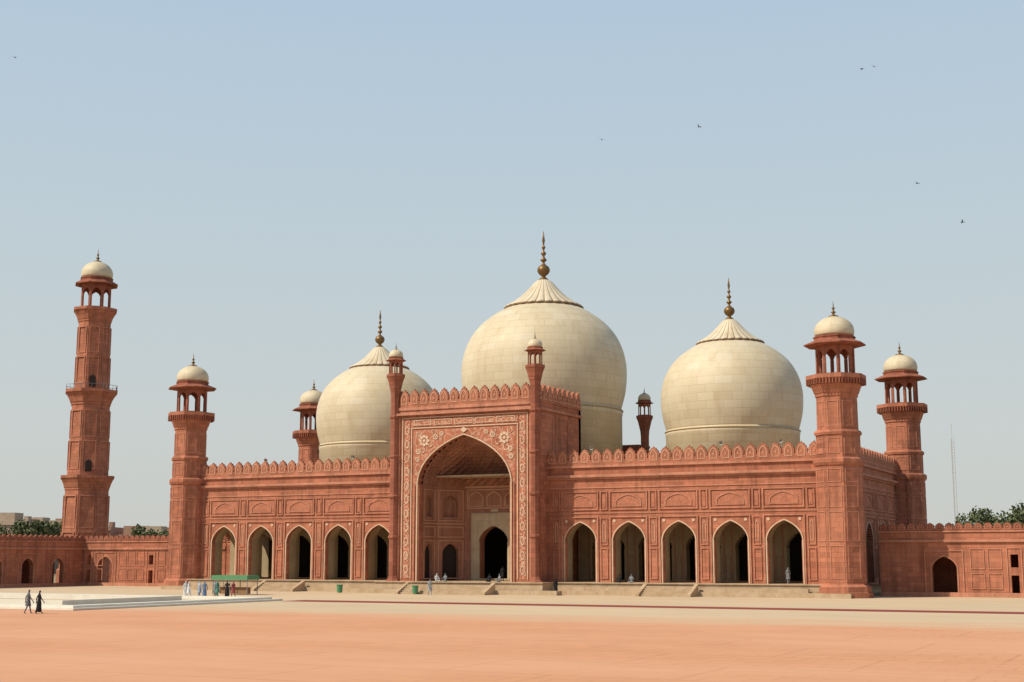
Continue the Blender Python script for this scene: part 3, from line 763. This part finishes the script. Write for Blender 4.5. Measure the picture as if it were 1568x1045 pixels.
def house(t, s, w, d, h, mat):
    x, y = 74.7 + s*(t*.8952-.4457), -140.7 + s*(.8952+t*.4457)
    g = empty('town_building', (x, y, 0)); g.rotation_euler = (0, 0, .4); m = MB(); dd = MB()
    f = Fr((0, -d/2, 0), (1,0,0), (0,-1,0)); holes = []
    for fl in range(int(h//3.3)):
        for k in range(int(w//2.6)):
            a = -w/2+1.3+k*2.6; holes.append([(a-.5, 1+fl*3.3), (a+.5, 1+fl*3.3), (a+.5, 2.4+fl*3.3), (a-.5, 2.4+fl*3.3)])
    m.plate(f, [[(-w/2, 0), (w/2, 0), (w/2, h), (-w/2, h)]] + holes, -.3, 0)
    m.box(-w/2, -w/2+.3, -d/2+.3, d/2, 0, h); m.box(w/2-.3, w/2, -d/2+.3, d/2, 0, h); m.box(-w/2, w/2, -d/2, d/2, h, h+.25); m.box(-w/2, w/2, d/2, d/2+.2, 0, h)
    m.box(-w/4, w/5, -d/6, d/3, h+.25, h+2.4); m.box(w/3.2, w/2.6, 0, d/5, h+.25, h+1.6); m.fbox(f, -w/2-.1, w/2+.1, h-.6, h-.4, .0, .35)
    dd.box(-w/2+.35, w/2-.35, -d/2+.6, -d/2+.7, 0, h-.2); m.obj('walls', mat, g); dd.obj('dark_rooms', M_dark, g)
for a in [(-.366,330,14,10,12,M_bld),(-.353,350,12,12,11,M_bld2),(-.343,370,10,10,12,M_bld),(-.322,345,9,10,11,M_bld2),(-.316,340,9,10,12.5,M_bld),(-.302,345,12,10,11,M_bld2),(-.258,330,10,9,8.8,M_bld),(-.247,335,10,9,8.6,M_bld2),(-.27,345,13,9,9.2,M_bld2)]: house(*a)
mast = empty('antenna_mast', (30.4, 150, 0)); m = MB()
for a in range(3):
    t = a*2.094; m.box(.35*math.cos(t)-.05, .35*math.cos(t)+.05, .35*math.sin(t)-.05, .35*math.sin(t)+.05, 0, 28)
for i in range(28):
    m.box(-.35, .35, -.03, .03, i, i+.06); m.box(-.03, .03, -.35, .35, i+.5, i+.56)
m.box(-.04, .04, -.04, .04, 28, 31); m.obj('lattice', m_plain('galvanised_steel', (.42,.42,.43), .5), mast)

# ==================================================================== LIGHT, SKY, CAMERA
az_v = Vector((-.64, -.768)).normalized(); el = rad(47)
sv = Vector((az_v.x*math.cos(el), az_v.y*math.cos(el), math.sin(el)))
sd = bpy.data.lights.new('sun', 'SUN'); sd.energy = 4.7; sd.angle = rad(.5); sd.color = (1, .90, .73)
so = bpy.data.objects.new('sun', sd); COL.objects.link(so); so.rotation_euler = sv.to_track_quat('Z', 'Y').to_euler(); so.location = (-50, -80, 90)
w = bpy.data.worlds.new('World'); scene.world = w; w.use_nodes = True
nt = w.node_tree; bg = nt.nodes['Background']; sky = nt.nodes.new('ShaderNodeTexSky'); sky.sky_type = 'NISHITA'
sky.sun_disc = False; sky.sun_elevation = el; sky.sun_rotation = math.atan2(sv.x, sv.y) % (2*math.pi)
sky.air_density = 1.2; sky.dust_density = 4.0; sky.ozone_density = 1.0; sky.altitude = 200
# dust haze layer: pale near the horizon, bluer overhead
tc = nt.nodes.new('ShaderNodeTexCoord'); sp_ = nt.nodes.new('ShaderNodeSeparateXYZ'); nt.links.new(tc.outputs['Generated'], sp_.inputs[0])
cr_ = nt.nodes.new('ShaderNodeValToRGB'); nt.links.new(sp_.outputs[2], cr_.inputs[0])
els = cr_.color_ramp.elements
els[0].position = 0.0; els[0].color = (.640, .650, .610, 1)
els[1].position = 1.0; els[1].color = (.12, .19, .32, 1)
for p, c in ((.08, (.620,.660,.650,1)), (.2, (.560,.650,.690,1)), (.40, (.470,.610,.745,1)), (.55, (.24, .36, .52, 1))):
    e = els.new(p); e.color = c
sc_ = nt.nodes.new('ShaderNodeVectorMath'); sc_.operation = 'SCALE'; nt.links.new(cr_.outputs[0], sc_.inputs[0]); sc_.inputs['Scale'].default_value = 1/.1
mx_ = nt.nodes.new('ShaderNodeMix'); mx_.data_type = 'RGBA'; mx_.inputs[0].default_value = .9
nt.links.new(sky.outputs[0], mx_.inputs[6]); nt.links.new(sc_.outputs[0], mx_.inputs[7])
nt.links.new(mx_.outputs[2], bg.inputs[0]); bg.inputs[1].default_value = .1
cd = bpy.data.cameras.new('camera'); cd.lens = 2100/1568*36; cd.sensor_width = 36; cd.clip_end = 6000; cd.clip_start = .5
co = bpy.data.objects.new('camera', cd); COL.objects.link(co); co.location = (74.7, -140.7, 4.09); co.rotation_euler = (rad(98.93), 0, rad(26.47))
scene.camera = co
scene.view_settings.view_transform = 'Standard'; scene.view_settings.look = 'None'; scene.view_settings.exposure = 0
